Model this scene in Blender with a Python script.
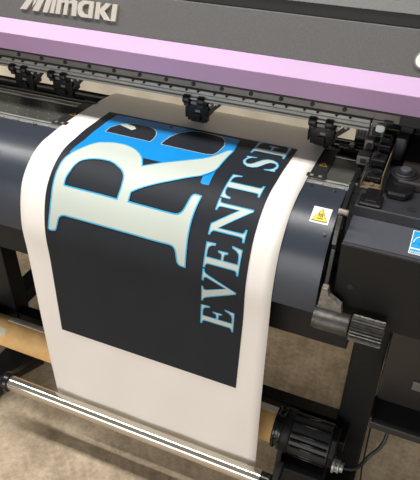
import bpy, bmesh, math, random
from mathutils import Vector, Matrix
from mathutils.geometry import tessellate_polygon
random.seed(4)
S = bpy.context.scene
for o in list(bpy.data.objects): bpy.data.objects.remove(o)
COL = S.collection

# ---------------------------------------------------------------- camera
F = 586.83
RX = (0.91968679, -0.23725253, 0.3128697); RY = (0.3925895, 0.5413072, -0.74354556); RZ = (0.00704945, 0.80665839, 0.59097593)
CAM = Vector((0, 0, 1.571))
cd = bpy.data.cameras.new('camera'); cam = bpy.data.objects.new('camera', cd); COL.objects.link(cam)
cam.matrix_world = Matrix.Translation(CAM) @ Matrix((RX, RY, RZ)).to_4x4()
cd.sensor_fit = 'HORIZONTAL'; cd.sensor_width = 36; cd.lens = F / 420 * 36; cd.clip_start = .02
S.camera = cam
# ---------------------------------------------------------------- world, lights, exposure
W = bpy.data.worlds.new('world'); S.world = W; W.use_nodes = True
W.node_tree.nodes['Background'].inputs[0].default_value = (0.95, 0.97, 1.0, 1)
W.node_tree.nodes['Background'].inputs[1].default_value = 0.16
def area(name, loc, target, sx, sy, power, col=(1, .97, .92)):
    l = bpy.data.lights.new(name, 'AREA'); l.shape = 'RECTANGLE'; l.size = sx; l.size_y = sy; l.energy = power; l.color = col
    o = bpy.data.objects.new(name, l); COL.objects.link(o); o.location = loc
    d = Vector(target) - Vector(loc); o.rotation_euler = d.to_track_quat('-Z', 'Y').to_euler(); return o
for tx in (-2.72, -1.44, -.16):
    for ty in (.68, .80): area('ceiling_tube_light', (tx, ty, 2.95), (tx, ty, 0), 1.24, .08, 17)
area('front_fill_light', (-.9, -2.5, 1.15), (-.7, 1, .2), 3.8, 1.2, 74, (1, .965, .93))  # added fill lamp that brightens the hanging sheet from the front
area('wall_fill_light', (-.9, 1.95, 2.0), (-.9, 2.42, .75), 3.0, .1, 2.5, (1, .97, .92))  # added lamp, only there to brighten the cream wall behind the printer
S.view_settings.view_transform = 'Standard'; S.view_settings.look = 'None'; S.view_settings.gamma = 1
S.view_settings.use_curve_mapping = False
S.view_settings.exposure = 0.0

# ---------------------------------------------------------------- materials
def lin(c): return tuple((x / 255 / 12.92 if x <= 10 else ((x / 255 + .055) / 1.055) ** 2.4) for x in c) + (1,)
def mat(name, rgb, rough=.5, metal=0., var=.06, scale=40, bump=0., spec=.5, rgb2=None, bscale=None, coat=0):
    m = bpy.data.materials.new(name); m.use_nodes = True; nt = m.node_tree; n = nt.nodes; L = nt.links
    b = n['Principled BSDF']; b.inputs['Roughness'].default_value = rough; b.inputs['Metallic'].default_value = metal
    b.inputs['Specular IOR Level'].default_value = spec
    b.inputs['Coat Weight'].default_value = coat
    tc = n.new('ShaderNodeTexCoord'); no = n.new('ShaderNodeTexNoise'); no.inputs['Scale'].default_value = scale; no.inputs['Detail'].default_value = 6
    L.new(tc.outputs['Object'], no.inputs['Vector'])
    cr = n.new('ShaderNodeValToRGB'); c = lin(rgb); c2 = lin(rgb2) if rgb2 else None
    cr.color_ramp.elements[0].position = .3; cr.color_ramp.elements[1].position = .7
    cr.color_ramp.elements[0].color = tuple(x * (1 - var) for x in c[:3]) + (1,)
    cr.color_ramp.elements[1].color = c2 if c2 else tuple(min(1, x * (1 + var)) for x in c[:3]) + (1,)
    L.new(no.outputs['Fac'], cr.inputs[0]); L.new(cr.outputs[0], b.inputs['Base Color'])
    if bump:
        nb = n.new('ShaderNodeTexNoise'); nb.inputs['Scale'].default_value = bscale or scale * 6; L.new(tc.outputs['Object'], nb.inputs['Vector'])
        bp = n.new('ShaderNodeBump'); bp.inputs['Strength'].default_value = bump; bp.inputs['Distance'].default_value = .002
        L.new(nb.outputs['Fac'], bp.inputs['Height']); L.new(bp.outputs[0], b.inputs['Normal'])
    return m
M = dict(
    paper=mat('paper', (236, 231, 225), .55, var=.01, scale=6, spec=.3),
    ink=mat('black_ink', (30, 34, 41), .56, var=.1, scale=12, spec=.22),
    pale=mat('pale_ink', (188, 197, 188), .45, var=.02, scale=10, spec=.4),
    cyan=mat('cyan_ink', (50, 160, 205), .45, var=.03, spec=.4),
    blue=mat('blue_ink', (0, 134, 208), .45, var=.04, scale=8, spec=.4),
    grey=mat('speckled_grey_paint', (86, 85, 84), .5, .0, var=.25, scale=700, bump=.25, bscale=900),
    purple=mat('lilac_paint', (180, 148, 186), .5, var=.02, scale=10),
    slot=mat('matte_black', (22, 22, 24), .6),
    black=mat('black_plastic', (24, 24, 26), .45, var=.15, scale=60, bump=.1),
    gloss=mat('black_gloss', (20, 20, 22), .25, var=.1),
    apron=mat('blue_black_paint', (48, 54, 64), .34, var=.08, scale=9, bump=.08, bscale=800),
    cover=mat('cover_black', (15, 15, 16), .5, var=.1, scale=20, bump=.2, bscale=700, spec=.3),
    steel2=mat('worn_bright_steel', (138, 133, 124), .4, .5, var=.35, scale=120, bump=.3),
    ledge=mat('lit_ledge_and_plain_grey', (66, 69, 77), .5, var=.12, scale=14, bump=.2, bscale=600),  # on the ledge this tone holds painted overhead light; plain grey elsewhere
    deck=mat('deck_black', (38, 40, 45), .5, var=.15, scale=30, bump=.1),
    brown=mat('warm_black_plastic', (38, 33, 31), .5, var=.1, scale=20),
    frame=mat('frame_black', (20, 21, 23), .5, var=.12, scale=20, bump=.1, spec=.3),
    platen=mat('platen_metal', (78, 80, 76), .45, .4, var=.1, scale=25),
    plate2=mat('platen_metal_light', (84, 85, 80), .42, .4, var=.08, scale=25),
    alu=mat('aluminium', (165, 166, 162), .38, .5, var=.06, scale=60),
    rail=mat('rail_steel', (118, 114, 112), .42, .4, var=.12, scale=30),
    chrome=mat('polished_tube', (205, 198, 184), .12, .85, var=.05, scale=30),
    steel=mat('worn_cast_steel', (76, 74, 71), .38, .6, var=.3, scale=90, bump=.3),
    card=mat('brown_cardboard', (234, 186, 118), .7, var=.05, scale=25, rgb2=(246, 202, 136)),
    tape=mat('masking_tape', (232, 220, 196), .6),
    gold=mat('zinc_yellow', (140, 124, 100), .35, .5, var=.15, scale=80),
    logo=mat('logo_silver', (205, 200, 190), .3, .35, var=.03),
    yellow=mat('warning_yellow', (240, 206, 20), .5, var=.02),
    label=mat('label_white', (232, 230, 222), .5, var=.02),
    sblue=mat('sticker_blue', (30, 155, 215), .45, var=.02),
    black_print=mat('label_black', (25, 25, 25), .5),
    dimyel=mat('dim_yellow', (170, 125, 30), .6),
    wall=mat('cream_wall', (236, 226, 206), .8, var=.05, scale=3),
    sensor=mat('translucent_white_plastic', (215, 225, 215), .4, var=.02),
)
# striped boards on the back wall
def wallmat():
    m = M['wall']; nt = m.node_tree; n = nt.nodes; L = nt.links; b = n['Principled BSDF']
    tc = n.new('ShaderNodeTexCoord'); w = n.new('ShaderNodeTexWave'); w.inputs['Scale'].default_value = 1.6; w.inputs['Distortion'].default_value = .6
    w.inputs['Detail'].default_value = 2
    L.new(tc.outputs['Object'], w.inputs['Vector'])
    mx = n.new('ShaderNodeMix'); mx.data_type = 'RGBA'; mx.blend_type = 'MULTIPLY'; mx.inputs[0].default_value = .12
    src = b.inputs['Base Color'].links[0].from_socket
    L.new(src, mx.inputs[6]); L.new(w.outputs['Color'], mx.inputs[7]); L.new(mx.outputs[2], b.inputs['Base Color'])
wallmat()
def floormat():
    m = bpy.data.materials.new('stained_concrete'); m.use_nodes = True; nt = m.node_tree; n = nt.nodes; L = nt.links; b = n['Principled BSDF']
    b.inputs['Roughness'].default_value = .55; b.inputs['Specular IOR Level'].default_value = .35
    tc = n.new('ShaderNodeTexCoord')
    a = n.new('ShaderNodeTexNoise'); a.inputs['Scale'].default_value = 7; a.inputs['Detail'].default_value = 10; a.inputs['Roughness'].default_value = .68
    c = n.new('ShaderNodeTexNoise'); c.inputs['Scale'].default_value = 55; c.inputs['Detail'].default_value = 8; c.inputs['Roughness'].default_value = .7
    for x in (a, c): L.new(tc.outputs['Object'], x.inputs['Vector'])
    r = n.new('ShaderNodeValToRGB'); e = r.color_ramp.elements
    e[0].position = .28; e[0].color = lin((150, 134, 111)); e[1].position = .74; e[1].color = lin((226, 210, 184))
    k = e.new(.5); k.color = lin((190, 173, 148))
    r2 = n.new('ShaderNodeValToRGB'); r2.color_ramp.elements[0].position = .35; r2.color_ramp.elements[0].color = (.62, .6, .58, 1)
    r2.color_ramp.elements[1].position = .62; r2.color_ramp.elements[1].color = (1, 1, 1, 1)
    L.new(a.outputs['Fac'], r.inputs[0]); L.new(c.outputs['Fac'], r2.inputs[0])
    mx = n.new('ShaderNodeMix'); mx.data_type = 'RGBA'; mx.blend_type = 'MULTIPLY'; mx.inputs[0].default_value = .8
    L.new(r.outputs[0], mx.inputs[6]); L.new(r2.outputs[0], mx.inputs[7]); L.new(mx.outputs[2], b.inputs['Base Color'])
    bp = n.new('ShaderNodeBump'); bp.inputs['Strength'].default_value = .3; bp.inputs['Distance'].default_value = .003
    L.new(c.outputs['Fac'], bp.inputs['Height']); L.new(bp.outputs[0], b.inputs['Normal'])
    return m
M['floor'] = floormat()
def meshmat():   # perforated sheet on the foot
    m = mat('perforated_black_sheet', (22, 22, 24), .5); nt = m.node_tree; n = nt.nodes; L = nt.links; b = n['Principled BSDF']
    tc = n.new('ShaderNodeTexCoord'); v = n.new('ShaderNodeTexVoronoi'); v.inputs['Scale'].default_value = 140; v.inputs['Randomness'].default_value = 0
    L.new(tc.outputs['Object'], v.inputs['Vector']); r = n.new('ShaderNodeValToRGB')
    r.color_ramp.elements[0].color = lin((46, 46, 50)); r.color_ramp.elements[1].color = lin((14, 14, 16)); r.color_ramp.elements[0].position = .25; r.color_ramp.elements[1].position = .45
    L.new(v.outputs['Distance'], r.inputs[0]); L.new(r.outputs[0], b.inputs['Base Color']); return m
M['mesh'] = meshmat()

# ---------------------------------------------------------------- helpers
class MB:
    def __init__(s): s.bm = bmesh.new()
    def _add(s, t, mi=0):
        me = bpy.data.meshes.new('t'); 
        for f in t.faces: f.material_index = mi
        t.to_mesh(me); t.free(); s.bm.from_mesh(me); bpy.data.meshes.remove(me); return s
    def box(s, x0, x1, y0, y1, z0, z1, bev=0., mi=0, rot=None, seg=2):
        t = bmesh.new(); bmesh.ops.create_cube(t, size=1)
        c = Vector(((x0 + x1) / 2, (y0 + y1) / 2, (z0 + z1) / 2))
        bmesh.ops.scale(t, vec=(abs(x1 - x0), abs(y1 - y0), abs(z1 - z0)), verts=t.verts)
        if bev: bmesh.ops.bevel(t, geom=t.edges[:], offset=bev, segments=seg, profile=.5, affect='EDGES')
        if rot: bmesh.ops.rotate(t, cent=(0, 0, 0), matrix=Matrix.Rotation(rot[1], 3, rot[0]), verts=t.verts)
        bmesh.ops.translate(t, vec=c, verts=t.verts); return s._add(t, mi)
    def prism(s, prof, x0, x1, mi=0, bev=0., axis='x'):   # prof: list of (y,z) closed outline, extruded in x
        t = bmesh.new()
        mk = (lambda a, p: (a, p[0], p[1])) if axis == 'x' else ((lambda a, p: (p[0], a, p[1])) if axis == 'y' else (lambda a, p: (p[0], p[1], a)))
        A = [t.verts.new(mk(x0, p)) for p in prof]; B = [t.verts.new(mk(x1, p)) for p in prof]
        n = len(prof); t.faces.new(A); t.faces.new(B[::-1])
        for i in range(n): t.faces.new((A[i], B[i], B[(i + 1) % n], A[(i + 1) % n]))
        bmesh.ops.recalc_face_normals(t, faces=t.faces)
        if bev: bmesh.ops.bevel(t, geom=t.edges[:], offset=bev, segments=2, profile=.5, affect='EDGES')
        return s._add(t, mi)
    def cyl(s, p0, p1, r, seg=24, r2=None, mi=0, bev=0.):
        p0, p1 = Vector(p0), Vector(p1); d = p1 - p0; t = bmesh.new()
        bmesh.ops.create_cone(t, cap_ends=True, segments=seg, radius1=r, radius2=r if r2 is None else r2, depth=d.length)
        if bev:
            es = [e for e in t.edges if any(len(f.verts) > 4 for f in e.link_faces)]
            bmesh.ops.bevel(t, geom=es, offset=bev, segments=2, profile=.5, affect='EDGES')
        q = Vector((0, 0, 1)).rotation_difference(d.normalized()).to_matrix()
        bmesh.ops.rotate(t, cent=(0, 0, 0), matrix=q, verts=t.verts); bmesh.ops.translate(t, vec=(p0 + p1) / 2, verts=t.verts)
        for f in t.faces: f.smooth = len(f.verts) <= 4
        return s._add(t, mi)
    def tube(s, pts, r, seg=10):
        t = bmesh.new(); pts = [Vector(p) for p in pts]; prev = None
        for i, p in enumerate(pts):
            d = (pts[min(i + 1, len(pts) - 1)] - pts[max(i - 1, 0)]).normalized()
            u = d.orthogonal().normalized() if prev is None else (prev - d * prev.dot(d)).normalized()
            prev = u; v = d.cross(u)
            ring = [t.verts.new(p + (u * math.cos(a) + v * math.sin(a)) * r) for a in [2 * math.pi * k / seg for k in range(seg)]]
            if i:
                for k in range(seg): t.faces.new((old[k], old[(k + 1) % seg], ring[(k + 1) % seg], ring[k])).smooth = True
            else: t.faces.new(ring[::-1])
            old = ring
        t.faces.new(old); bmesh.ops.recalc_face_normals(t, faces=t.faces); return s._add(t)
    def build(s, name, m, parent=None, loc=None):
        for e in s.bm.edges:
            if len(e.link_faces) == 2 and e.calc_face_angle(0) > .6: e.smooth = False
        me = bpy.data.meshes.new(name); s.bm.to_mesh(me); s.bm.free()
        for k in (m if isinstance(m, (list, tuple)) else [m]): me.materials.append(M[k])
        o = bpy.data.objects.new(name, me); COL.objects.link(o)
        if parent: o.parent = parent
        return o
def tag(o, label=None, cat=None, group=None, kind=None):
    for k, v in (('label', label), ('category', cat), ('group', group), ('kind', kind)):
        if v: o[k] = v
    return o
def empty(name, loc):
    o = bpy.data.objects.new(name, None); COL.objects.link(o); o.location = loc; o.empty_display_size = .05; return o
def fix(root):      # parts were modelled in place: keep them there under a root that stands at its base
    bpy.context.view_layer.update()
    inv = Matrix.Translation(-root.location)
    for c in root.children: c.matrix_parent_inverse = inv
def spline(pts, n=6, closed=False):
    out = []; N = len(pts); P = [Vector(p) for p in pts]
    for i in range(N if closed else N - 1):
        g = (lambda k: P[k % N]) if closed else (lambda k: P[max(0, min(N - 1, k))])
        a, b, c, d = g(i - 1), g(i), g(i + 1), g(i + 2)
        for k in range(n):
            t = k / n
            out.append(.5 * ((2 * b) + (c - a) * t + (2 * a - 5 * b + 4 * c - d) * t * t + (3 * b - a - 3 * c + d) * t ** 3))
    if not closed: out.append(P[-1])
    return out
def ray(px, py):
    c = Vector((px - 210, 240 - py, -F)); return Vector((Vector(RX).dot(c), Vector(RY).dot(c), Vector(RZ).dot(c)))
def on(px, py, ax, v):
    d = ray(px, py); i = 'xyz'.index(ax); return CAM + d * ((v - CAM[i]) / d[i])

# ================================================================ setting
f = MB().box(-6, 4, -5, 2.6, -.1, 0).build('floor', 'floor'); tag(f, kind='structure')
w = MB().box(-6, 4, 2.4, 2.5, 0, 3.2).build('wall_back', 'wall'); tag(w, kind='structure')

# ================================================================ the printer
PR = empty('wide_format_printer', (-.6, 1.08, 0))
tag(PR, 'black and grey wide format inkjet printer with a lilac stripe, standing on the concrete floor', 'printer')
XL, XR = -1.98, .95
def P(mb, name, m, parent=PR, label=None):
    o = mb.build(name, m, parent)
    if label: o['label'] = label
    return o
# --- gantry
lid = P(MB().prism([(1.12, 1.176), (1.150, 1.252), (1.166, 1.252), (1.166, 1.278), (1.150, 1.2765), (1.20, 1.315), (1.34, 1.34), (1.42, 1.30), (1.42, 1.15), (1.12, 1.15)], XL, XR, bev=.0012), 'gantry_cover', 'grey', label='speckled grey slanted cover')
P(MB().box(XL, XR, 1.153, 1.1655, 1.2535, 1.2755), 'recess_strip', 'slot', lid)
P(MB().prism([(1.10, 1.107), (1.085, 1.1515), (1.1185, 1.1745), (1.14, 1.1745), (1.14, 1.107)], XL, XR, bev=.001), 'lilac_stripe', 'purple', label='lilac painted band')
P(MB().box(XL, XR, 1.142, 1.40, 1.085, 1.149), 'gantry_body', 'slot')
# raised logo letters, traced on the slanted cover
pu = Vector((1, 0, 0)); pp = Vector((0, 1.12, 1.176)); pv = Vector((0, .03, .076)).normalized(); pn = pu.cross(pv)
if pn.y > 0: pn = -pn
def onpanel(px, py, off):
    d = ray(px, py); q = pp + pn * off; t = (q - CAM).dot(pn) / d.dot(pn); return CAM + d * t
def letter(outs, name='logo_letter'):
    t = bmesh.new()
    for o in outs:
        A = [t.verts.new(onpanel(x, y, 0.0)) for x, y in o]; B = [t.verts.new(v.co + pn * .006) for v in A]
        n = len(o); t.faces.new(A); t.faces.new(B[::-1])
        for i in range(n): t.faces.new((A[i], B[i], B[(i + 1) % n], A[(i + 1) % n]))
    bmesh.ops.recalc_face_normals(t, faces=t.faces)
    bmesh.ops.bevel(t, geom=[e for e in t.edges if all(len(f_.verts) >= 3 for f_ in e.link_faces)], offset=.0004, segments=1, affect='EDGES')
    m = MB(); m._add(t); o = m.build(name, 'logo', lid); return o
letter([[(21.6, 9.0), (27.8, 9.9), (35.5, -1), (40.5, -9), (35, -9.5)], [(33.4, 7.5), (36.0, 4.6), (40, -1.5), (44.5, -9), (40.5, -9.2), (36, -1)],
        [(33.8, 10.8), (40, 11.7), (45.9, 0), (50.5, -8), (44.5, -9), (39.6, -.5)], [(44, 12.3), (49, 13), (54, -.5), (56, -8), (50.5, -8.5), (48, -.8)]])
letter([[(51, 13.2), (55.2, 13.8), (58.2, 0), (54.2, -.6)], [(54.6, -2.6), (58.8, -2), (59.6, -6.5), (55.4, -7)]])
letter([[(56.6, 13.8), (61.2, 14.4), (63.3, 3), (64.6, .5), (61, -1.2), (59.2, -.8)], [(63.2, 3.2), (66.3, 2.6), (64.2, 14.9), (68.2, 15.4), (70, 4), (70.6, 1.5), (67.5, -.3), (64.6, .5)],
        [(70, 4.2), (72.8, 3.4), (73.4, 4.2), (72.6, 16), (77.5, 16.6), (78.8, 5), (78.6, 1.5), (75.5, .2), (71, 1)]])
letter([[(91, 1.3), (95.6, 2), (93.6, 18.8), (89, 18.2)], [(91, 1.3), (84.5, .6), (80.5, 3), (78.7, 8), (79.4, 14.5), (82.5, 17.5), (89, 18.2), (89.3, 15), (85.6, 14.2), (83.6, 11.5), (83.9, 7.2), (86.3, 4.6), (90.6, 4.6)]])
letter([[(97.8, 2.3), (102, 2.9), (100.4, 19.8), (95.6, 19)], [(101.4, 9.2), (107.2, 3.5), (113, 4.3), (105.6, 11.4), (111.2, 21.2), (105.4, 20.4), (101, 13.4)]])
letter([[(113.9, 4.4), (119, 5.1), (116.6, 22), (111.7, 21.4)]])
c0 = onpanel(423, 61, 0)
for r_, d_, m_, nm in ((.0165, .005, 'rail', 'button_ring'), (.0130, .0068, 'sensor', 'round_button')):
    o = MB().cyl(c0 - pn * .01, c0 + pn * d_, r_, 32, bev=.002).build(nm, m_, lid)
o['label'] = 'round white button'
# --- guide rail
rl = P(MB().box(XL, -.13, 1.2, 1.24, 1.046, 1.086, .001), 'guide_rail', 'rail', label='dark steel linear rail with socket bolts')
bx = [-.55 + .0711 * k for k in range(-18, 6)]
for x in bx:
    b = MB().cyl((x, 1.2005, 1.0555), (x, 1.197, 1.0555), .0050, 14, mi=0, bev=.0008).build('bolt', 'slot', rl)
lr = P(MB().box(XL, -.135, 1.192, 1.232, 1.027, 1.0445, .002).box(XL, -.135, 1.1885, 1.2, 1.0345, 1.0365, .0005).box(XL, -.135, 1.186, 1.2, 1.022, 1.027, .001), 'roller_rail', 'alu', label='bright aluminium rail')
for x in bx:
    for dx in (-.0135, .0165):
        t = MB(); t.prism([(x + dx - .0028, 1.0445), (x + dx + .0028, 1.0445), (x + dx + .0006, 1.0405)], 1.186, 1.1925, axis='y'); t.build('wedge_stop', 'slot', lr)
P(MB().box(XL, -.12, 1.236, 1.30, 1.03, 1.09), 'rail_carrier', 'slot')
P(MB().box(-.135, .02, 1.30, 1.32, .93, 1.10), 'station_back_plate', 'slot')
# --- platen, bed
mh = MB().box(XL, -.139, 1.066, 1.182, .85, .9505, .0006)
for k in range(-10, 46):
    for r_, y in enumerate((1.088, 1.112, 1.136, 1.16)):
        x = -1.60 + k * .032 + (.016 if r_ % 2 else 0)
        if x < -.88: mh.cyl((x, y, .9500), (x, y, .9508), .0016, 8, mi=1)
bed = P(mh, 'platen', ['platen', 'alu'], label='dark metal platen with small suction holes')
P(MB().box(-.194, -.14, 1.07, 1.178, .9500, .9522, .0008), 'platen_insert', 'plate2', bed)
P(MB().box(XL, -.139, 1.0645, 1.070, .944, .9535, .0008).box(XL, -.139, 1.176, 1.182, .945, .9535, .001), 'platen_edge_strip', 'alu', bed, label='thin bright edge strips')
# front aluminium hinge strip
hs = MB().box(XL, -.139, 1.048, 1.0625, .930, .9512, .001)
for k in range(40):
    x = -.152 - k * .045
    hs.box(x - .012, x + .006, 1.047, 1.052, .9505, .9545, .001)
P(hs, 'front_edge_strip', 'alu', label='bright aluminium strip with clips')
P(MB().box(XL, -.12, 1.184, 1.20, .86, .949), 'bed_rib', 'deck')
P(MB().box(XL, -.12, 1.202, 1.246, .86, .943), 'grit_roller_slot', 'gloss')
P(MB().prism([(1.248, .86), (1.248, .9475), (1.285, .9475), (1.315, .932), (1.345, .895), (1.36, .82), (1.36, .78), (1.33, .78)], XL, -.12), 'rear_media_guide', 'deck')
P(MB().cyl((XL, 1.224, .934), (-.12, 1.224, .934), .0115, 20), 'grit_roller', 'deck')
P(MB().box(XL, -.12, 1.2475, 1.251, .9475, .9515).box(XL, -.12, 1.275, 1.2775, .9475, .951), 'guide_ridge', 'black')
# edge guards with warning triangle
def guard(x0, x1, up):
    g = MB().box(x0, x1, 1.078, 1.208, .9542, .9556, .0004, mi=0)
    g.box(x0 - .003, x1 + .003, 1.200, 1.2125, .9535, .9575, .0006, mi=0).box(x0 - .004, x1 + .004, 1.064, 1.079, .9535, .9575, .0006, mi=0)
    xc = (x0 + x1) / 2
    for dx in (-.010, .008): g.box(xc + dx - .0035, xc + dx + .0035, 1.066, 1.0735, .9573, .9580, mi=1)
    o = P(g, 'edge_guard', ['slot', 'alu'], label='thin black metal edge guard plate')
    t = MB(); t.prism([(xc + .002 - .009, 1.118), (xc + .002 + .009, 1.118), (xc + .002, 1.136)], .9556, .9559, axis='z'); tr = t.build('warning_triangle', 'dimyel', o)
    t = MB(); t.prism([(xc + .002 - .0055, 1.1205), (xc + .002 + .0055, 1.1205), (xc + .002, 1.1315)], .9559, .9561, axis='z'); t.build('triangle_inner', 'slot', o)
guard(-.865, -.831, 1); guard(-.2275, -.194, 1)

# the dark rail and beam under the apron
P(MB().box(XL, -.07, .93, 1.02, .632, .762, .003), 'lower_beam', 'frame')
P(MB().box(XL, -.1, 1.05, 1.30, .70, .849), 'bed_underframe', 'slot')
# profile tools for stickers on the curved apron / printed sheet
PROF = [(1.36, .90), (1.325, .935), (1.29, .950), (1.20, .9565), (1.10, .9565), (1.06, .9560), (1.02, .952), (.985, .948), (.955, .938), (.927, .920), (.905, .898), (.89, .875), (.877, .84), (.868, .80), (.865, .765), (.866, .70), (.864, .55), (.862, .35), (.862, .165)]
PS = [0]
for i in range(1, len(PROF)): PS.append(PS[-1] + math.dist(PROF[i], PROF[i - 1]))
def hit(px, py):
    d = ray(px, py)
    for i in range(len(PROF) - 2, -1, -1):
        (y0, z0), (y1, z1) = PROF[i], PROF[i + 1]; a, b = y1 - y0, z1 - z0
        det = d.y * (-b) + a * d.z
        if abs(det) < 1e-9: continue
        ry, rz = y0 - CAM.y, z0 - CAM.z
        t = (-b * ry + a * rz) / det; u = (d.y * rz - d.z * ry) / det
        if -1e-6 <= u <= 1 + 1e-6 and t > 0: return (CAM.x + d.x * t, PS[i] + u * (PS[i + 1] - PS[i]))
    return None
# smooth profile sampled finely in s
DENSE = spline([Vector((a, b, 0)) for a, b in PROF], 10)
DS = [0]
for i in range(1, len(DENSE)): DS.append(DS[-1] + (DENSE[i] - DENSE[i - 1]).length)
SC = PS[-1] / DS[-1]
def at(x, s, off=0.):
    s = max(0, min(DS[-1] - 1e-6, s / SC)); lo, hi = 0, len(DS) - 1
    while hi - lo > 1:
        m_ = (lo + hi) // 2
        if DS[m_] <= s: lo = m_
        else: hi = m_
    u = (s - DS[lo]) / (DS[hi] - DS[lo]); p = DENSE[lo].lerp(DENSE[hi], u)
    def tan(k):
        k0, k1 = max(0, k - 1), min(len(DENSE) - 1, k + 1); return (DENSE[k1] - DENSE[k0]).normalized()
    t = tan(lo).lerp(tan(hi), u); n = Vector((t.y, -t.x)).normalized()   # outward (up / towards the operator)
    return Vector((x, p.x + n.x * off, p.y + n.y * off))
# --- front apron (heater cover) below the media
sm = []
for k in range(200):
    c_ = at(0, .30 + k * .004, -.0028)
    if c_.y <= 1.0475 and c_.z >= .765: sm.append((c_.y, c_.z))
ap = MB(); ap.prism([(a, b) for a, b in sm] + [(.90, .765), (.94, .87), (1.0475, .90)], XL, -.14)
for f_ in ap.bm.faces: f_.smooth = len(f_.verts) == 4
apo = P(ap, 'front_apron', 'apron', label='blue-black curved front heater cover')
em = apo.modifiers.new('es', 'EDGE_SPLIT'); em.split_angle = math.radians(30)
def wrap(t, off, step=.006, thick=None):   # t: flat bmesh in (x, s) -> bent onto the sheet
    s0 = min(v.co.y for v in t.verts); s1 = max(v.co.y for v in t.verts); k = math.floor(s0 / step) + 1
    while k * step < s1:
        bmesh.ops.bisect_plane(t, geom=t.verts[:] + t.edges[:] + t.faces[:], plane_co=(0, k * step, 0), plane_no=(0, 1, 0), dist=1e-7); k += 1
    for v in t.verts: v.co = at(v.co.x, v.co.y, off)
    for f_ in t.faces: f_.smooth = True
def flat(poly, holes=()):
    t = bmesh.new(); loops = [[Vector((a, b, 0)) for a, b in poly]] + [[Vector((a, b, 0)) for a, b in h] for h in holes]
    vs = [t.verts.new(v) for l in loops for v in l]
    for tri in tessellate_polygon(loops):
        try: t.faces.new([vs[i] for i in tri])
        except ValueError: pass
    for f_ in t.faces:
        f_.normal_update()
        if f_.normal.z > 0: f_.normal_flip()
    return t
def ribbon(poly, w):
    n = len(poly); t = bmesh.new(); A = []; B = []
    P2 = [Vector(p) for p in poly]
    for i in range(n):
        a, b, c = P2[i - 1], P2[i], P2[(i + 1) % n]
        d1 = (b - a).normalized(); d2 = (c - b).normalized(); n1 = Vector((-d1.y, d1.x)); n2 = Vector((-d2.y, d2.x))
        m_ = n1 + n2
        m_ = m_.normalized() if m_.length > .2 else n1
        k = w / 2 / max(.55, m_.dot(n1))
        A.append(t.verts.new((b.x + m_.x * k, b.y + m_.y * k, 0))); B.append(t.verts.new((b.x - m_.x * k, b.y - m_.y * k, 0)))
    for i in range(n):
        j = (i + 1) % n
        try:
            f_ = t.faces.new((A[i], A[j], B[j], B[i])); f_.normal_update()
            if f_.normal.z > 0: f_.normal_flip()
        except ValueError: pass
    return t
def wobj(ts, name, mats, parent):
    m = MB()
    for t, off, mi in ts:
        wrap(t, off); m._add(t, mi)
    return m.build(name, mats, parent)
# label on the apron
q4 = [hit(315, 204.7), hit(332.8, 209.6), hit(327, 226.5), hit(309, 220)]
g = lambda u, v: ((q4[0][0] + q4[2][0]) / 2 + (u - .5) * .0365, .4215 + (v - .5) * .0385)
lab = wobj([(flat([g(0, 0), g(1, 0), g(1, 1), g(0, 1)]), -.0022, 0), (flat([g(.5, .1), g(.94, .9), g(.06, .9)]), -.0018, 2), (flat([g(.5, .17), g(.88, .86), g(.12, .86)]), -.0014, 1)] +
           [(flat([g(a, .42), g(a + .05, .42), g(a + .07, .64), g(a + .02, .64)]), -.0010, 2) for a in (.38, .47, .56)] + [(flat([g(.33, .71), g(.67, .71), g(.67, .76), g(.33, .76)]), -.0010, 2)],
           'warning_label', ['label', 'yellow', 'black_print'], apo)
lab['label'] = 'white label with yellow hot surface warning triangle'
lab.location.y -= .0
for (px, py, r_) in ((324.5, 234.5, .0032), (334, 190.5, .003), (317, 306, .002)):
    h = hit(px, py)
    if h:
        c = at(h[0], h[1], -.006); c2 = at(h[0], h[1], .0005)
        MB().cyl(c, c2, r_, 14, mi=0, bev=.0006).build('screw', 'steel', apo)
for (px, py) in ((312, 184.5), (35, 124)):
    h = hit(px, py); c = at(h[0], h[1], -.006); c2 = at(h[0], h[1], -.0026)
    MB().cyl(c, c2, .0052, 16).build('plug_hole', 'slot', apo)

# --- pinch rollers
def pinch(x):
    y = 1.222; x += .007
    b = MB().box(x - .030, x + .029, y - .024, y + .014, .976, 1.006, .003).box(x - .033, x - .028, y - .02, y + .01, .968, .994, .001).box(x - .009, x + .009, y - .029, y - .022, .966, .984, .001)
    b.box(x - .026, x + .025, y - .021, y - .006, .9625, .976, .001).box(x - .024, x + .020, y - .018, y + .03, 1.006, 1.012, .001)
    o = P(b, 'pinch_roller', 'gloss', label='black spring loaded pinch roller unit')
    for dx in (-.021, .016):
        MB().cyl((x + dx - .0085, y - .034, 1.0215), (x + dx + .0085, y - .034, 1.0215), .0105, 18, bev=.002).box(x + dx - .007, x + dx + .007, y - .039, y - .005, 1.005, 1.022, .002).build('roller_knob', 'black', o)
    MB().box(x - .012, x + .007, y - .034, y - .028, 1.010, 1.018, .001).build('link_bar', 'rail', o)
    MB().prism([(x + .026, .990), (x + .030, .984), (x + .058, 1.010), (x + .058, 1.022), (x + .046, 1.022), (x + .044, 1.010)], y - .02, y - .008, axis='y', bev=.0008).build('release_arm', 'black', o)
    MB().cyl((x + .050, y - .024, 1.015), (x + .050, y - .006, 1.015), .0034, 10).build('pivot_pin', 'alu', o)
    MB().cyl((x + .036, y - .03, 1.014), (x + .036, y - .02, 1.014), .0034, 10).build('pivot_pin', 'alu', o)
    MB().box(x - .004, x + .008, y - .0247, y - .0238, .988, .994).build('small_plate', 'rail', o)
    MB().cyl((x - .018, y - .014, .9628), (x + .016, y - .014, .9628), .0055, 16).build('rubber_roller', 'black', o)
for x in (-1.052, -.93, -.548, -.243): pinch(x)

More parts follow.
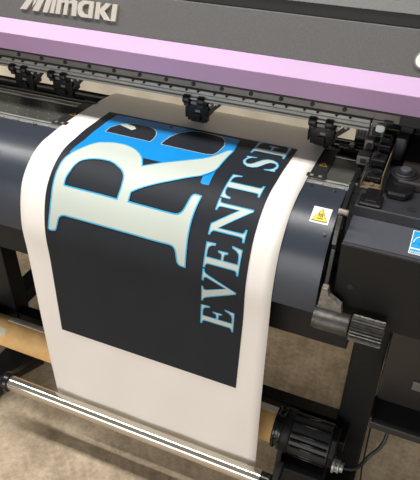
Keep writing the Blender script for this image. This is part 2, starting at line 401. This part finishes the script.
# --- right end mechanics: maintenance station
dk = P(MB().prism([(.945, .93), (.945, .985), (1.30, .985), (1.30, .93)], -.11, XR, bev=.002), 'right_deck', 'deck')
P(MB().prism([(.865, .779), (.865, .949), (.872, .953), (.9445, .963), (.9445, .90), (1.045, .86), (1.045, .779)], -.11, XR, bev=.0015), 'front_cover', 'cover', label='dark front cover with a sloping ledge painted as lit from above')
P(MB().prism([(.870, .9527), (.9443, .9629), (.9443, .9637), (.870, .9535)], -.108, XR - .002), 'lit_cover_ledge', 'ledge', label='sloping ledge painted paler to show light from above')  # thin paler sheet paints in the light on the upward face
P(MB().box(-.12, -.11, .96, 1.20, .90, .984).box(-.14, -.10, 1.10, 1.30, .86, .93), 'station_wall', 'slot')
for (px, py, r_) in ((412, 209.5, .009), (350, 270, .0)):
    if r_:
        c = on(px, py, 'z', .9852); MB().cyl(c - Vector((0, 0, .01)), c + Vector((0, 0, .0004)), r_, 24).build('deck_hole', 'slot', dk)
c = on(350, 287, 'y', .8648); P(MB().cyl(c + Vector((0, .01, 0)), c - Vector((0, .0006, 0)), .0058, 20), 'cover_hole', 'slot')
# hatch, front
P(MB().box(-.104, -.062, .948, .985, .985, .992, .003).box(-.098, -.068, .978, 1.012, .985, .990, .002).box(-.094, -.072, .956, .966, .992, .9945, .001), 'latch_plate', 'gloss')
# upright housing behind
P(MB().box(-.045, XR, 1.255, 1.36, .98, 1.10, .003).box(-.075, XR, 1.15, 1.36, 1.06, 1.105, .003), 'side_housing', 'slot')
lidr = P(MB().box(-.048, XR, 1.035, 1.262, .985, 1.004, .003), 'station_lid', 'brown', label='warm black flat lid')
MB().box(-.046, XR, 1.2505, 1.2545, 1.004, 1.0065).build('lid_edge_highlight', 'steel', lidr)  # thin strip stands in for the highlight along the lid's rear edge
MB().box(-.074, -.054, 1.148, 1.158, .985, 1.036, .003).box(-.072, -.052, 1.158, 1.25, .985, 1.03, .002).build('side_fairing', 'ledge', lidr)
c = on(405, 173, 'z', 1.006)
kn = MB().cyl(c + Vector((0, 0, -.014)), c + Vector((0, 0, .001)), .0275, 40, bev=.002).cyl(c + Vector((0, 0, .0)), c + Vector((0, 0, .004)), .0225, 36, r2=.0205, bev=.001)
kn = P(kn, 'bottle_socket', 'black', label='round black socket')
P(MB().cyl(c + Vector((0, 0, .003)), c + Vector((0, 0, .0048)), .0175, 36), 'socket_recess', 'slot', kn)
P(MB().cyl(c + Vector((.001, -.003, .004)), c + Vector((.001, -.003, .012)), .0105, 24, bev=.002), 'socket_cap', 'ledge', kn)
P(MB().prism([(-.066, 1.012), (-.058, .992), (-.026, .992), (-.014, 1.01), (-.014, 1.055), (-.03, 1.08), (-.06, 1.08), (-.068, 1.05)], .985, .999, axis='z', bev=.004), 'socket_bracket', 'gloss')
# carriage bracket
cb = MB().box(-.113, -.0725, 1.008, 1.03, .9855, .990, .001, mi=0).box(-.0755, -.0735, 1.008, 1.20, .9855, 1.022, .0005, mi=0).box(-.113, -.1115, 1.008, 1.05, .9855, 1.0, mi=0)
cb.box(-.113, -.0735, 1.195, 1.1975, .985, 1.032, mi=0)
cb.build('cap_bracket', 'gold', PR)
P(MB().box(-.108, -.079, 1.034, 1.072, .9855, 1.0, .002).box(-.110, -.080, 1.078, 1.112, .9855, 1.016, .003).box(-.104, -.078, 1.118, 1.19, .9855, 1.03, .003).cyl((-.1, 1.095, 1.016), (-.1, 1.095, 1.022), .007, 16).cyl((-.09, 1.055, 1.0), (-.09, 1.055, 1.004), .010, 18)
  .box(-.101, -.084, 1.13, 1.14, 1.03, 1.036).box(-.101, -.084, 1.15, 1.16, 1.03, 1.036), 'cap_mechanism', 'gloss')
P(MB().cyl((-.093, 1.0195, .990), (-.093, 1.0195, .995), .0045, 14, bev=.001).cyl((-.107, 1.018, .99), (-.107, 1.018, .993), .002, 10).cyl((-.079, 1.018, .99), (-.079, 1.018, .993), .002, 10), 'brass_screw', 'gold')
# grey sensor block left of it, and upper brackets
P(MB().box(-.137, -.117, 1.165, 1.185, .966, 1.012, .002, mi=0).box(-.142, -.115, 1.12, 1.15, .975, .995, .002, mi=0).cyl((-.127, 1.164, 1.0), (-.127, 1.16, 1.0), .006, 16, mi=1)
  .box(-.134, -.122, 1.118, 1.121, .98, .99, mi=1), 'sensor_block', ['rail', 'slot'])
P(MB().box(-.132, -.100, 1.190, 1.215, 1.008, 1.048, .002, mi=0).box(-.128, -.110, 1.187, 1.191, 1.014, 1.032, mi=1).box(-.10, -.07, 1.19, 1.20, 1.0, 1.03, .002, mi=1).box(-.12, -.075, 1.16, 1.19, 1.004, 1.012, .002, mi=1), 'rail_end_block', ['rail', 'slot'])
P(MB().box(-.13, -.03, 1.195, 1.205, 1.044, 1.10, .001, mi=0).box(-.072, -.045, 1.188, 1.198, 1.03, 1.07, .003, mi=1).cyl((-.118, 1.196, 1.09), (-.118, 1.19, 1.09), .005, 12, mi=1).cyl((-.06, 1.19, 1.078), (-.06, 1.182, 1.078), .006, 14, mi=1)
  .box(-.108, -.09, 1.19, 1.197, 1.043, 1.05, mi=1), 'end_plate', ['rail', 'slot'], label='grey steel end plate')
P(MB().prism([(-.121, 1.029), (-.121, 1.041), (-.118, 1.044), (-.106, 1.044), (-.102, 1.041), (-.102, 1.031), (-.109, 1.027)], 1.176, 1.186, axis='y', bev=.002), 'white_sensor', 'sensor', label='small white plastic sensor')
rb = MB()
for k in range(5): rb.cyl((-.168 + k * .0075, 1.262, .972), (-.168 + k * .0075, 1.262, 1.0), .003, 10)
rb.box(-.172, -.134, 1.264, 1.27, .955, 1.0); P(rb, 'ribbed_spring_block', 'rail')
P(MB().box(-.20, -.13, 1.214, 1.245, .948, .962, .003).box(-.175, -.160, 1.205, 1.222, .96, .972, .003).cyl((-.21, 1.232, .958), (-.125, 1.232, .958), .010, 16), 'end_roller', 'gloss')

# --- pressure lever, knurled handle
lv = MB().prism([(1.045, .985), (1.035, .998), (.985, .998), (.925, .972), (.885, .92), (.866, .85), (.858, .80), (.842, .80), (.85, .86), (.868, .93), (.91, .99), (.98, 1.012), (1.04, 1.012), (1.055, .992)], -.127, -.119, bev=.001)
P(lv, 'pressure_lever', 'gloss')
P(MB().prism([(.895, .985), (.880, .965), (.871, .945), (.863, .945), (.872, .970), (.888, .992)], -.1270, -.1190, bev=.0008), 'lever_plate', 'steel', label='worn bare metal lever plate')
P(MB().cyl((-.130, .905, .99), (-.112, .905, .99), .006, 16, bev=.001), 'lever_screw', 'steel2')
P(MB().cyl((-.130, .985, 1.004), (-.114, .985, 1.004), .004, 12), 'lever_pin', 'steel')
P(MB().prism([(-.128, .862), (-.117, .862), (-.113, .845), (-.088, .829), (-.084, .810), (-.131, .810)], .838, .852, axis='y', bev=.001), 'handle_bracket', 'steel2', label='worn bare metal bracket')
hx = MB().cyl((-.130, .832, .793), (-.066, .832, .793), .0215, 40, bev=.002).cyl((-.134, .832, .793), (-.130, .832, .793), .020, 40)
P(hx, 'handle_sleeve', 'steel')
t = bmesh.new(); N = 26; rings = []
for (x, k) in ((-.064, .90), (-.062, 1), (-.004, 1), (-.002, .92)):
    rings.append([t.verts.new((x, .832 + math.cos(a) * r_ * k, .793 + math.sin(a) * r_ * k)) for a, r_ in [(2 * math.pi * j / (N * 2), .0252 if j % 2 else .0215) for j in range(N * 2)]])
for a, b in zip(rings, rings[1:]):
    for j in range(N * 2): t.faces.new((a[j], a[(j + 1) % (2 * N)], b[(j + 1) % (2 * N)], b[j]))
t.faces.new(rings[0]); t.faces.new(rings[-1][::-1]); bmesh.ops.recalc_face_normals(t, faces=t.faces)
m = MB(); m._add(t); P(m, 'knurled_knob', 'steel', label='ribbed metal grip')

# --- blue sticker at the right edge of the ledge
def led(px, py, o=.0008):
    A = Vector((0, .870, .9535)); n = Vector((0, -.0102, .0743)).normalized(); d = ray(px, py); q = A + n * o; return CAM + d * ((q - CAM).dot(n) / d.dot(n))
c00, c01 = led(413.8, 230), led(407.6, 252.8)
stk = MB()
def lq(u0, u1, v0, v1, mi, o, sk=0):
    t = bmesh.new(); E = Vector((1, 0, 0)); V = c01 - c00; V.x = 0; n = Vector((0, -.0102, .0743)).normalized()
    t.faces.new([t.verts.new(c00 + E * u + V * v + n * o) for u, v in ((u0, v1), (u1, v1), (u1 + sk, v0), (u0 + sk, v0))]); stk._add(t, mi)
lq(0, .05, 0, 1, 1, 0); lq(.0015, .0485, .03, .74, 0, .0003); lq(.0015, .0485, .80, .97, 0, .0003)
for k in range(14):   # arc of the star emblem
    a0, a1 = math.pi * (1 - k / 14), math.pi * (1 - (k + 1) / 14)
    t = bmesh.new(); V = c01 - c00; V.x = 0; n = Vector((0, -.0102, .0743)).normalized()
    pt = lambda a, r_: c00 + Vector((.025 + math.cos(a) * .021 * r_, 0, 0)) + V * (.52 - math.sin(a) * .36 * r_) + n * .0006
    t.faces.new([t.verts.new(v) for v in (pt(a0, 1), pt(a1, 1), pt(a1, .93), pt(a0, .93))]); stk._add(t, 1)
# cursive word, drawn as a small wave of strokes
V = c01 - c00; V.x = 0; nn = Vector((0, -.0102, .0743)).normalized()
word = [(.004, .60), (.007, .52), (.009, .50), (.008, .58), (.011, .60), (.013, .52), (.015, .60), (.017, .52), (.019, .60), (.021, .53), (.0235, .52), (.022, .60), (.026, .59), (.028, .53), (.030, .52), (.032, .57), (.034, .53), (.037, .53), (.035, .62), (.033, .68), (.037, .66), (.041, .54), (.039, .61), (.044, .58)]
stk.tube([c00 + Vector((u, 0, 0)) + V * v + nn * .0006 for u, v in word], .0009, 6)
def txt(s, size, origin, xdir, ydir, name, m, parent, ext=.0002, bold=0):
    cu = bpy.data.curves.new(name, 'FONT'); cu.body = s; cu.size = size; cu.extrude = ext; cu.offset = bold
    tmp = bpy.data.objects.new(name, cu); COL.objects.link(tmp); dg = bpy.context.evaluated_depsgraph_get()
    me = bpy.data.meshes.new_from_object(tmp.evaluated_get(dg)); bpy.data.objects.remove(tmp)
    z = xdir.cross(ydir); R_ = Matrix((xdir, ydir, z)).transposed().to_4x4(); me.transform(Matrix.Translation(origin) @ R_)
    me.materials.clear(); me.materials.append(M[m]); o = bpy.data.objects.new(name, me); COL.objects.link(o); o.parent = parent; return o
st = stk.build('energy_sticker', ['sblue', 'label'], PR); st['label'] = 'blue and white energy rating sticker'
for f_ in st.data.polygons:
    if len(f_.vertices) == 4 and f_.area < 1e-6 and f_.material_index == 0: f_.material_index = 1
txt('ENERGY STAR', .0072, c00 + Vector((.0025, 0, 0)) + V * .955 + nn * .0006, Vector((1, 0, 0)), (-V).normalized(), 'sticker_text', 'label', st)

# --- stand: posts, beams, feet, lower box
P(MB().box(-.065, .0125, 1.05, 1.11, .05, .70, .003), 'stand_leg', 'frame')
P(MB().box(-1.20, -1.125, 1.05, 1.11, .05, .70, .003), 'stand_leg', 'frame')
P(MB().box(-1.125, -.065, 1.055, 1.095, .20, .236, .002), 'cross_beam', 'frame')
P(MB().box(-.075, .017, .62, 1.52, .012, .05, .003), 'stand_foot', 'frame')
P(MB().box(-1.21, -1.115, .62, 1.52, .012, .05, .003), 'stand_foot', 'mesh')
P(MB().prism([(1.11, .235), (1.11, .285), (1.50, .285), (1.50, .235)], -1.185, -1.125, bev=.002), 'brace', 'frame')
for x in (-1.1625, -.029):
    for y in (.66, 1.48): P(MB().cyl((x, y, 0), (x, y, .014), .02, 20), 'levelling_pad', 'black')
for (px, py) in ((357.6, 350.5), (366, 366)):
    c = on(px, py, 'y', 1.0495); P(MB().cyl(c + Vector((0, .004, 0)), c - Vector((0, .001, 0)), .0022, 12), 'leg_screw', 'slot')
P(MB().box(.014, XR, .95, 1.30, .49, .7785, .003), 'waste_box', 'brown', label='brownish black box under the front cover')
P(MB().box(.014, XR, .880, 1.20, .470, .4895, .002).box(.012, .017, .882, .95, .4895, .5, .001), 'waste_tray', 'black')
c = on(413, 383, 'y', .9495); P(MB().box(c.x, c.x + .05, .946, .952, c.z - .018, c.z + .008, .001), 'box_label', 'rail')
c = on(396, 333, 'y', .864)
P(MB().box(-.02, XR, .8668, .872, .776, .7795), 'cover_lip', 'frame')

# --- take-up unit on the right
TY, TZ, TR = .98, .226, .047
mo = MB()
prof = []
for k in range(40):
    a = 2 * math.pi * k / 40; r_ = .056 * (1 + .06 * abs(math.cos(2 * a)) ** 4); prof.append((TY + math.cos(a) * r_, TZ + math.sin(a) * r_))
mo.prism(prof, -.166, -.062, bev=.002)
mu = P(mo, 'take_up_motor', 'black', label='black finned take-up motor housing')
for a in (70, 100, 128, 146, 164, 190, 214):
    A = math.radians(a); c = Vector((0, TY + math.cos(A) * .0575, TZ + math.sin(A) * .0575))
    MB().cyl((-.163, c.y, c.z), (-.066, c.y, c.z), .0042 if a in (146, 164) else .003, 10).build('cooling_fin', 'gloss', mu)
MB().prism([(TY + math.cos(2 * math.pi * k / 8 + .39) * .058, TZ + math.sin(2 * math.pi * k / 8 + .39) * .058) for k in range(8)], -.062, -.046, bev=.003).build('end_cap', 'cover', mu)
MB().cyl((-.190, TY, TZ), (-.166, TY, TZ), .060, 40, bev=.003).build('collar', 'cover', mu)
P(MB().cyl((-.214, TY, TZ), (-.206, TY, TZ), .056, 40, bev=.002).cyl((-.206, TY, TZ), (-.198, TY, TZ), .050, 40).cyl((-.198, TY, TZ), (-.190, TY, TZ), .057, 40, bev=.002), 'core_flange', 'gloss')
P(MB().prism([(TY - .055, TZ), (TY + .05, TZ), (TY + .06, .05), (TY - .10, .05)], -.190, -.176, bev=.002), 'motor_bracket', 'black')
P(MB().box(-.176, -.06, TY - .075, TY + .045, .052, .165, .004), 'gearbox', 'cover')
P(MB().box(-.062, -.03, TY + .0, 1.052, .21, .25, .003), 'motor_mount', 'frame')
cn = Vector((-.046, TY - .045, TZ - .012))
cc = MB()
for r0, x0, x1 in ((.021, 0, .006), (.014, .006, .013), (.018, .013, .018), (.013, .018, .028)): cc.cyl(cn + Vector((x0, 0, 0)), cn + Vector((x1, 0, 0)), r0, 20, bev=.001)
for k in range(4):
    a = math.pi / 4 + k * math.pi / 2; cc.cyl(cn + Vector((.0, math.cos(a) * .013, math.sin(a) * .013)), cn + Vector((.014, math.cos(a) * .013, math.sin(a) * .013)), .0035, 8)
P(cc, 'cable_connector', 'alu', label='bright metal cable connector')
P(MB().cyl((-1.19, TY, TZ), (-1.166, TY, TZ), .054, 36, bev=.003).box(-1.21, -1.19, TY - .05, 1.052, TZ - .05, TZ + .04, .004), 'core_holder', 'gloss')
# tension bar arms belong to the bar
# ================================================================ cables
e0 = cn + Vector((.028, 0, 0))
pts = spline([e0, e0 + Vector((.03, .01, .003)), (.035, .975, .24), (.062, 1.0, .29), (.06, 1.06, .37), (.05, 1.15, .44), (.05, 1.2, .468)], 8)
tag(MB().tube(pts, .0048).build('motor_cable', 'black'), 'black cable curving from the bright motor connector up under the lower box', 'cable')
pts = spline([(.02, 1.145, .468), (.022, 1.14, .3), (.026, 1.10, .12), (.034, 1.06, .006), (.06, .95, .006), (.12, .78, .006)], 8)
tag(MB().tube(pts, .0024).build('thin_cable', 'black'), 'thin black cable hanging straight down to the floor beside the right leg', 'cable')

# ================================================================ core tube
tb = empty('cardboard_tube', (-.65, TY, TZ - TR))
tag(tb, 'brown cardboard core tube with white paper wrapped on its back, held behind the hanging print', 'cardboard tube')
t = bmesh.new(); n = 56; L_ = []
for x, r_ in ((-1.165, TR - .004), (-1.165, TR), (-.2145, TR), (-.2145, TR - .004)):
    L_.append([t.verts.new((x, TY + math.cos(2 * math.pi * k / n) * r_, TZ + math.sin(2 * math.pi * k / n) * r_)) for k in range(n)])
for a, b in zip(L_, L_[1:] + L_[:1]):
    for k in range(n): t.faces.new((a[k], a[(k + 1) % n], b[(k + 1) % n], b[k])).smooth = True
bmesh.ops.recalc_face_normals(t, faces=t.faces); m = MB(); m._add(t); o = m.build('core', 'card', tb); o.modifiers.new('es', 'EDGE_SPLIT').split_angle = math.radians(40)
def arc(x0, x1, a0, a1, r0, r1, name, mm, sk=0):
    t = bmesh.new(); K = 24; Q = []
    for (r_, x) in ((r0, x0), (r1, x0), (r1, x1), (r0, x1)):
        Q.append([t.verts.new((x + sk * k / K * (1 if x == x0 else 1), TY + math.cos(math.radians(a0 + (a1 - a0) * k / K)) * r_, TZ + math.sin(math.radians(a0 + (a1 - a0) * k / K)) * r_)) for k in range(K + 1)])
    for a, b in zip(Q, Q[1:] + Q[:1]):
        for k in range(K): t.faces.new((a[k], a[k + 1], b[k + 1], b[k]))
    t.faces.new([q[0] for q in Q]); t.faces.new([q[-1] for q in Q][::-1]); bmesh.ops.recalc_face_normals(t, faces=t.faces)
    m = MB(); m._add(t); o = m.build(name, mm, tb); return o
arc(-1.10, -.216, -50, 84, TR + .0002, TR + .0016, 'paper_wrap', 'paper')['label'] = 'white paper strip along the tube'
arc(-1.125, -1.087, 118, 150, TR + .0002, TR + .0006, 'tape_patch', 'tape', sk=.006)['label'] = 'pale patch of masking tape'
arc(-1.035, -1.02, 104, 150, TR + .0002, TR + .0004, 'clear_tape', 'card', sk=-.018)
fix(tb)

# ================================================================ unseen roll and panel, added behind the printer to shade the floor
P(MB().prism([(1.42, .17), (1.42, .74), (1.43, .80), (1.445, .80), (1.445, .17)], XL, -.12, bev=.002), 'rear_shade_panel', 'cover')  # unseen panel, reaching low to keep light off the floor
sr = empty('unseen_supply_roll', (-.535, 1.53, .50))
tag(sr, 'unseen white media roll added at the back of the printer to shade the floor', 'paper roll')
MB().cyl((-.832, 1.53, .60), (-.226, 1.53, .60), .072, 56).build('roll', 'paper', sr)
MB().cyl((-1.5, 1.53, .60), (-.13, 1.53, .60), .022, 24).build('spindle', 'card', sr)
fix(sr)

# ================================================================ tension bar
BY, BZ, BR = .832, .205, .0215
a_, b_ = on(11.7, 383.5, 'y', BY), on(262, 478, 'y', BY); BZ = (a_.z + b_.z) / 2
tn = empty('tension_bar', (-.62, BY, BZ - BR))
tag(tn, 'polished metal tension bar with black end cap, low in front of the hanging print', 'metal bar')
MB().cyl((a_.x, BY, BZ), (-.205, BY, BZ), BR, 180).build('bar', 'chrome', tn)
MB().cyl((a_.x - .022, BY, BZ), (a_.x, BY, BZ), BR + .008, 28, bev=.004).build('end_cap', 'gloss', tn)
MB().cyl((-.205, BY, BZ), (-.178, BY, BZ), BR - .002, 28, bev=.003).build('end_cap', 'gloss', tn)
MB().prism([(BY - .018, BZ - .012), (BY - .018, BZ + .014), (1.0, .130), (1.0, .10)], a_.x - .042, a_.x - .022, bev=.003).build('swing_arm', 'black', tn)
MB().prism([(BY - .018, BZ - .014), (BY - .018, BZ + .014), (BY + .06, BZ + .014), (BY + .06, BZ - .03)], -.178, -.1605, bev=.003).build('swing_arm', 'black', tn)
fix(tn)

# ================================================================ the print
pr = empty('printed_banner', (-.535, .862, .165))
tag(pr, 'white sheet printed with a black panel and pale lettering, draped over the printer front', 'printed banner')
PLx, PRx = lambda s: -.8275 - .0145 * min(1, s / .5), lambda s: -.2245 - .0055 * min(1, s / .8)
t = bmesh.new(); NX = 28; rows = []
for k in range(181):
    s = PS[-1] * k / 180; x0, x1 = PLx(s), PRx(s)
    rows.append([t.verts.new(at(x0 + (x1 - x0) * j / NX, s, 0) + Vector((0, -.0016 * math.sin(j * .7 + s * 9) * max(0, s - .7) ** 1.0 * 1.2 if s > .7 else 0, 0))) for j in range(NX + 1)])
for a, b in zip(rows, rows[1:]):
    for j in range(NX): t.faces.new((a[j], b[j], b[j + 1], a[j + 1])).smooth = True
for f_ in t.faces: f_.normal_update()
m = MB(); m._add(t); sheet = m.build('sheet', 'paper', pr)
sheet.modifiers.new('thick', 'SOLIDIFY').thickness = .0005
sheet.modifiers['thick'].offset = -1
def SH(x, s): return (x, s)
TR_ = lambda pts: [hit(*p) for p in pts]
# black panel
T0 = hit(111, 114)[1]
bl = [(-.7690, .2075), (-.2790, .2115), (-.2830, .45), (-.2860, .70), (-.2935, .9216), (-.7800, .9216), (-.7765, .70), (-.7735, .45)]
bl = [(-.769, .2075)] + [(-.769 + .490 * k / 20, .2075 + .004 * k / 20) for k in range(1, 20)] + bl[1:]
bk = wobj([(flat(bl), .0012, 0)], 'black_panel', 'ink', pr); bk['label'] = 'printed black panel'
# blue letter behind
def sm2(p, n=3): return p
blue = TR_([(69.7, 153.2), (85, 140), (100, 127.7), (108, 121.4), (117.5, 115.9), (130, 118), (150, 122.2), (170, 126.3), (190, 130.4), (210, 134.6), (226, 137.8), (240, 140.8), (238, 144), (234.3, 151), (229, 154), (222, 163), (215.8, 171.7), (210, 183.3), (208.7, 186.2), (202.5, 185), (200.5, 183.3), (203, 176.7), (196, 168), (163, 163.3), (142.5, 158.7), (125, 152), (100, 149), (85, 151), (76, 155)])
hA = TR_([(105.3, 132.5), (110, 128.3), (119.2, 125.2), (128, 124.6), (136, 124.9), (148.3, 127.5), (153.5, 129.6), (156.3, 132.5), (156.3, 135.8), (154, 139.2), (150, 142.5)])
hB = TR_([(160.8, 145), (165, 141), (170, 137.5), (180, 133.8), (193.3, 132.1), (203, 133.2), (212, 135.4), (221.7, 138.3), (225, 141.7), (224.2, 146.7), (217.5, 153.3), (213.3, 155.5), (205, 155)])
pa = TR_([(119.5, 125.4), (131.7, 131), (136, 129.7), (134.5, 127.2), (127, 124.9)])
def ribs(*ps, w=.0022, off=.0024): return [(ribbon(p, w), off, 1) for p in ps]
bo = wobj([(flat(blue), .0016, 0), (flat(hA), .0019, 2), (flat(hB), .0019, 2), (flat(TR_([(170, 127), (173.6, 127.6), (170.4, 130)])), .0019, 2)] + [(ribbon(h, .0014), .0021, 3) for h in (hA, hB)] + [(flat(pa), .0022, 3)],
          'blue_letter', ['blue', 'cyan', 'ink', 'pale'], pr); bo['label'] = 'bright blue letter'
# big R
Ro = [(49.2, 228.0), (50.8, 229.3), (53.3, 229.9), (56, 229.8), (57, 228), (58, 224), (59, 219), (60, 216.8), (62, 215.3), (65, 215.2), (80, 219.3), (100, 224.8), (133, 234), (150, 239), (170, 244.2), (173, 245.6), (175, 248), (176.3, 251.5), (177, 257), (177.6, 261.5), (179, 264), (181.7, 265.6), (185.7, 266.8), (186.3, 256.7), (187, 248), (188.2, 238), (190, 228.3), (192, 220.5), (194.4, 213.3), (197.6, 205.5), (201.8, 197.3), (198.3, 196), (195.5, 195.4), (193.5, 195.9), (191.7, 197.5), (188.8, 202.2), (185.8, 207.7), (183.8, 210.8), (181.5, 213), (178.3, 214.5), (174.5, 214.3), (165, 211.9), (150, 207.8), (128.7, 202), (131.5, 192.6), (137, 190), (145, 187.4), (157, 184.4), (170, 181.8), (185, 179.3), (200.8, 176.8), (208, 174.8), (214.5, 172), (218.5, 168.5), (222, 164.2), (227, 158.7), (233.4, 152.2), (230, 151.5), (226.7, 152), (218.3, 155.6), (210, 158.2), (202, 159.7), (193.3, 160.6), (177, 162.3), (160, 164.3), (151, 165.6), (142.5, 167.2), (142.4, 160.5), (141.2, 157), (139.2, 154), (136.7, 151.4), (133.3, 149.1), (128.8, 147), (123.3, 145.2), (113.3, 143.5), (100, 143.2), (95, 144), (89, 146), (83.3, 148.3), (73.3, 153.2), (69, 156), (65, 159.4), (62, 163.4), (59.2, 168.3), (57, 173), (55, 179.5), (53.4, 187.5), (52.3, 196.7), (50.8, 210)]
Rh = [(64.7, 185.6), (65.5, 181.8), (66.7, 178.2), (68.5, 174.8), (70.8, 171.5), (73.3, 168), (76, 165), (79.5, 162.4), (83.3, 160.8), (89, 160), (95, 159.9), (102, 160.5), (110, 162.2), (114.8, 164.5), (118.3, 167.3), (121.5, 170), (123.3, 172.8), (124.4, 176.5), (124, 180), (121.8, 188), (117.7, 199.6), (100, 194.7), (80, 189.6)]
Ro, Rh = TR_(Ro), TR_(Rh)
ro = wobj([(flat(Ro, [Rh]), .0028, 0)] + ribs(Ro, Rh, w=.0030, off=.0031), 'big_letter', ['pale', 'cyan'], pr); ro['label'] = 'large pale letter R outlined in cyan'
# serif lettering EVENT SE   (u along the reading direction, v from baseline up)
def serif(u0, u1, v, th, up, k=.012):    # thin slab serif with small bracket
    return [(u0, v), (u1, v), (u1, v + th * up), (u1 - .02, v + th * up), (u0 + .02, v + th * up), (u0, v + th * up)]
GE = dict(w=.74, polys=[[(0, 0), (.70, 0), (.74, .27), (.70, .27), (.655, .16), (.58, .075), (.47, .05), (.30, .05), (.30, .47), (.42, .47), (.475, .455), (.505, .37), (.54, .37), (.54, .63), (.505, .63), (.475, .545), (.42, .525), (.30, .525), (.30, .95), (.47, .95), (.57, .93), (.63, .86), (.655, .75), (.70, .75), (.69, 1), (0, 1), (0, .965), (.075, .95), (.115, .92), (.125, .86), (.125, .14), (.115, .08), (.075, .05), (0, .035)]])
GV = dict(w=1.0, polys=[[(.52, 0), (.56, 0), (.86, .84), (.90, .92), (.94, .955), (1.0, .965), (1.0, 1), (.68, 1), (.68, .965), (.76, .95), (.79, .91), (.78, .84), (.60, .29), (.39, .86), (.385, .93), (.42, .955), (.48, .965), (.48, 1), (0, 1), (0, .965), (.07, .95), (.12, .90), (.16, .82)]])
GN = dict(w=.95, polys=[[(0, 0), (.31, 0), (.31, .035), (.235, .05), (.205, .09), (.20, .16), (.20, .78), (.79, 0), (.835, 0), (.835, .86), (.845, .93), (.88, .955), (.95, .965), (.95, 1), (.64, 1), (.64, .965), (.715, .95), (.745, .91), (.75, .85), (.75, .36), (.27, 1), (0, 1), (0, .965), (.06, .95), (.115, .895), (.12, .84), (.12, .16), (.11, .08), (.07, .05), (0, .035)]])
GT = dict(w=.82, polys=[[(.22, 0), (.60, 0), (.60, .035), (.53, .05), (.505, .08), (.50, .14), (.50, .95), (.62, .95), (.71, .92), (.76, .85), (.785, .74), (.82, .74), (.81, 1), (.01, 1), (0, .74), (.035, .74), (.06, .85), (.11, .92), (.20, .95), (.32, .95), (.32, .14), (.315, .08), (.29, .05), (.22, .035)]])
scl = [(.575, .73), (.545, .85), (.46, .925), (.34, .955), (.22, .925), (.165, .84), (.185, .75), (.27, .675), (.40, .60), (.53, .51), (.62, .39), (.62, .23), (.53, .08), (.38, .0), (.24, -.02), (.13, .02), (.07, .0), (.045, .0), (.03, .30), (.065, .30), (.10, .17), (.18, .08), (.32, .04), (.42, .075), (.475, .16), (.455, .27), (.36, .355), (.23, .43), (.10, .52), (.03, .65), (.035, .80), (.13, .94), (.28, 1.015), (.42, .99), (.50, .965), (.55, 1.0), (.58, 1.0), (.61, .73)]
GS = dict(w=.64, polys=[scl])
def glyph(G, s0, s1, name):
    ts = []
    def mp(u, v):
        s = s0 + (s1 - s0) * u / G['w']
        xb = -.3075 + (.74 - s) / .5 * .0140; return (xb - v * .0765, max(.2118, s))
    for p in G['polys']:
        q = []
        for u, v in p:
            c = mp(u, v)
            if not q or math.dist(c, q[-1]) > 2e-4: q.append(c)
        while math.dist(q[0], q[-1]) < 2e-4: q.pop()
        ts += [(flat(q), .0018, 0)] + ribs(q, w=.0021, off=.0021)
    wobj(ts, name, ['pale', 'cyan'], pr)
for G, s0, s1 in ((GE, .744, .686), (GV, .677, .592), (GE, .587, .527), (GN, .5145, .438), (GT, .4345, .366), (GS, .331, .283), (GE, .268, .2055)):
    glyph(G, s0, s1, 'printed_letter')
fix(pr)
fix(PR)
bpy.context.view_layer.update()
